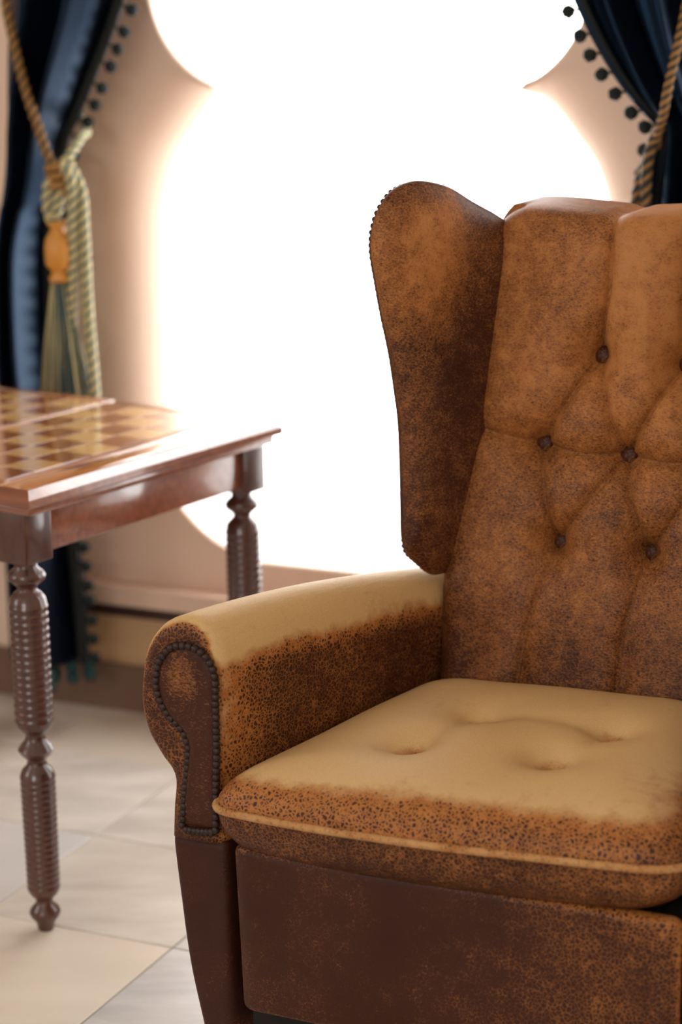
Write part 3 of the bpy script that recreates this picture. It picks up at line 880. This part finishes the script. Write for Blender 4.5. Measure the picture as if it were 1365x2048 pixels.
bobbles(cu2, off2, edgeR, sg2, 0.0365, R(10))
# rod above both curtains
rod = empty('curtain_rod', WM @ Matrix.Translation((0.6, -0.14, 2.41)))
tag(rod, 'brass curtain rod above the window', 'curtain rod')
V, F = tube([(-0.75, 0, 0), (0.75, 0, 0)], 0.014, 16); link('pole', mesh('pole', V, F), BRASS, rod)
for sx_ in (-0.77, 0.77):
    V, F = lathe([(0.006, -0.03), (0.018, -0.02), (0.024, 0), (0.018, 0.02), (0.004, 0.03)], 16)
    link('finial', mesh('finial', V, F), BRASS, rod, True, Matrix.Translation((sx_, 0, 0)) @ Matrix.Rotation(R(90), 4, 'Y'))
for sx_ in (-0.68, 0.68):
    V, F = tube([(sx_, 0, -0.01), (sx_, 0.14, -0.01)], 0.009, 10); link('bracket', mesh('bracket', V, F), BRASS, rod)

# ================================================================== TIEBACKS
def rope(P, parent, off, gold=GOLDDIM, core=TEAL, rad=0.0056, hel=0.0048, pitch=0.038, name='cord'):
    P = catmull(P, 10)
    L = sum((b-a).length for a, b in zip(P, P[1:]))
    P = resample(P, max(8, int(L/0.0030)), closed=False)
    def strand(phase, r, hr):
        out = []; prev = None; s = 0
        for i, p in enumerate(P):
            a, b = P[max(i-1, 0)], P[min(i+1, len(P)-1)]; t = (b-a).normalized()
            x = t.cross(Vector((0.1, 1, 0.05))) if prev is None else prev-t*prev.dot(t)
            x.normalize(); prev = x; y = t.cross(x)
            if i: s += (p-P[i-1]).length
            g = 2*PI*s/pitch+phase
            out.append(p+x*hr*math.cos(g)+y*hr*math.sin(g))
        return tube(out, r, 7)
    V, F = merge([strand(0, rad, hel), strand(PI, rad, hel)])
    me = mesh(name, V, F); me.transform(off); o = link(name, me, gold, parent)
    V, F = merge([strand(PI/2, rad*0.62, hel*1.3), strand(-PI/2, rad*0.62, hel*1.3)])
    me = mesh('thin_strand', V, F); me.transform(off); link('thin_strand', me, core, o)
    return o
def W3(s, z, d=0.19): return Vector((s, -d, z))
tb = empty('curtain_tieback', WM @ Matrix.Translation((0.06, -0.20, 1.06)))
tag(tb, 'gold and teal twisted tieback cord with tassel knotted around the curtain', 'tieback', 'curtain tiebacks')
toff = Matrix.Translation((-0.06, 0.20, -1.06))
rope([W3(-0.075, 1.56, 0.03), W3(-0.030, 1.47, 0.15), W3(0.007, 1.369, 0.21), W3(0.014, 1.318, 0.21), W3(0.027, 1.257, 0.21), W3(0.041, 1.205, 0.21), W3(0.059, 1.153, 0.21), W3(0.077, 1.105, 0.213), W3(0.091, 1.083, 0.215)], tb, toff, pitch=0.034, rad=0.0050, hel=0.0046, core=BLACKC)
rope([W3(0.100, 1.075, 0.215), W3(0.118, 1.10, 0.205), W3(0.118, 1.13, 0.16), W3(0.08, 1.15, 0.09), W3(-0.04, 1.30, 0.04), W3(-0.075, 1.55, 0.025)], tb, toff, gold=GOLDLIT, pitch=0.034, rad=0.0048, hel=0.0044)
# knot: a few wraps
kp = []
for i in range(60):
    g = i/59*2*PI*3.2; kp.append(W3(0.098+0.018*math.cos(g), 1.085-0.052*i/59, 0.214+0.014*math.sin(g)))
V, F = tube(kp, 0.0075, 8); me = mesh('knot', V, F); me.transform(toff); kn = link('knot', me, GOLDDIM, tb)
# hanging loop of two cords in the lit gold
rope([W3(0.112, 1.085, 0.222), W3(0.130, 1.060, 0.224), W3(0.130, 0.98, 0.224), W3(0.125, 0.88, 0.224), W3(0.113, 0.77, 0.224), W3(0.099, 0.67, 0.224), W3(0.095, 0.57, 0.22), W3(0.115, 0.50, 0.22),
      W3(0.145, 0.53, 0.216), W3(0.153, 0.60, 0.212), W3(0.152, 0.673, 0.212), W3(0.149, 0.76, 0.212), W3(0.146, 0.845, 0.212), W3(0.146, 0.979, 0.212), W3(0.142, 1.041, 0.210), W3(0.118, 1.085, 0.206)], tb, toff, gold=GOLDLIT, rad=0.0058, hel=0.0050, pitch=0.036)
# cords that carry the tassel
rope([W3(0.086, 1.060, 0.226), W3(0.083, 1.020, 0.23), W3(0.088, 0.990, 0.23), W3(0.100, 1.00, 0.228), W3(0.107, 1.04, 0.224)], tb, toff, gold=GOLDLIT)
# turned wooden tassel head
V, F = lathe([(0.010, 0.0), (0.019, 0.002), (0.020, 0.008), (0.014, 0.016), (0.016, 0.022), (0.022, 0.028), (0.025, 0.036), (0.0255, 0.052), (0.0255, 0.062), (0.023, 0.076), (0.017, 0.087), (0.0125, 0.093), (0.013, 0.098), (0.018, 0.102), (0.018, 0.106), (0.008, 0.109)], 28)
me = mesh('tassel_head', V, F); me.transform(toff @ Matrix.Translation(W3(0.101, 0.878, 0.228))); th = link('tassel_head', me, TWOOD, tb)
def threads(n, r0, mat, name, seed, zl):
    rnd = random.Random(seed); parts = []
    for i in range(n):
        g = rnd.uniform(0, 2*PI); q = r0*math.sqrt(rnd.uniform(0.25, 1)); e = 1.0+rnd.uniform(0.5, 1.1)
        a = Vector((q*0.6*math.cos(g), q*0.6*math.sin(g), 0)); b = Vector((q*e*math.cos(g+0.2), q*e*math.sin(g+0.2), -zl*rnd.uniform(0.92, 1.03)))
        m_ = a.lerp(b, 0.45)+Vector((rnd.uniform(-1, 1), rnd.uniform(-1, 1), 0))*0.003
        parts.append(tube([a, m_, b], 0.0012, 5))
    V, F = merge(parts); me = mesh(name, V, F); me.transform(toff @ Matrix.Translation(W3(0.099, 0.880, 0.228)))
    return tag(link(name, me, mat, tb), kind='stuff')
threads(200, 0.024, GREYT, 'tassel_threads', 4, 0.23)
threads(150, 0.0245, GOLDLIT, 'gold_tassel_threads', 9, 0.23)
V, F = lathe([(0.03, 0), (0.03, 0.006), (0.012, 0.012), (0.010, 0.04), (0.018, 0.046), (0.004, 0.056)], 20)
me = mesh('hook', V, F); me.transform(toff @ Matrix.Translation((-0.075, 0.0, 1.56)) @ Matrix.Rotation(R(90), 4, 'X')); link('wall_hook', me, BRASS, tb)

tb2 = empty('curtain_tieback', WM @ Matrix.Translation((1.18, -0.20, 1.14)))
tag(tb2, 'black and gold twisted cord tied around the curtain behind the armchair', 'tieback', 'curtain tiebacks')
toff2 = Matrix.Translation((-1.18, 0.20, -1.14))
rope([W3(1.32, 1.62, 0.03), W3(1.27, 1.50, 0.17), W3(1.243, 1.40, 0.195), W3(1.226, 1.31, 0.20), W3(1.208, 1.23, 0.20), W3(1.197, 1.184, 0.19), W3(1.178, 1.13, 0.15), W3(1.22, 1.13, 0.08), W3(1.32, 1.58, 0.025)], tb2, toff2, pitch=0.030, rad=0.0042, hel=0.004, core=BLACKC)
rope([W3(1.180, 1.16, 0.15), W3(1.160, 1.11, 0.15), W3(1.150, 1.07, 0.16), W3(1.146, 1.02, 0.165), W3(1.146, 0.90, 0.165), W3(1.15, 0.70, 0.165), W3(1.165, 0.62, 0.165), W3(1.178, 0.72, 0.17), W3(1.168, 0.95, 0.175), W3(1.166, 1.10, 0.17), W3(1.185, 1.16, 0.16)], tb2, toff2, gold=BLACKC, core=GOLDDIM)
V, F = lathe([(0.03, 0), (0.03, 0.006), (0.012, 0.012), (0.010, 0.04), (0.018, 0.046), (0.004, 0.056)], 20)
me = mesh('hook', V, F); me.transform(toff2 @ Matrix.Translation((1.32, 0.0, 1.62)) @ Matrix.Rotation(R(90), 4, 'X')); link('wall_hook', me, BRASS, tb2)
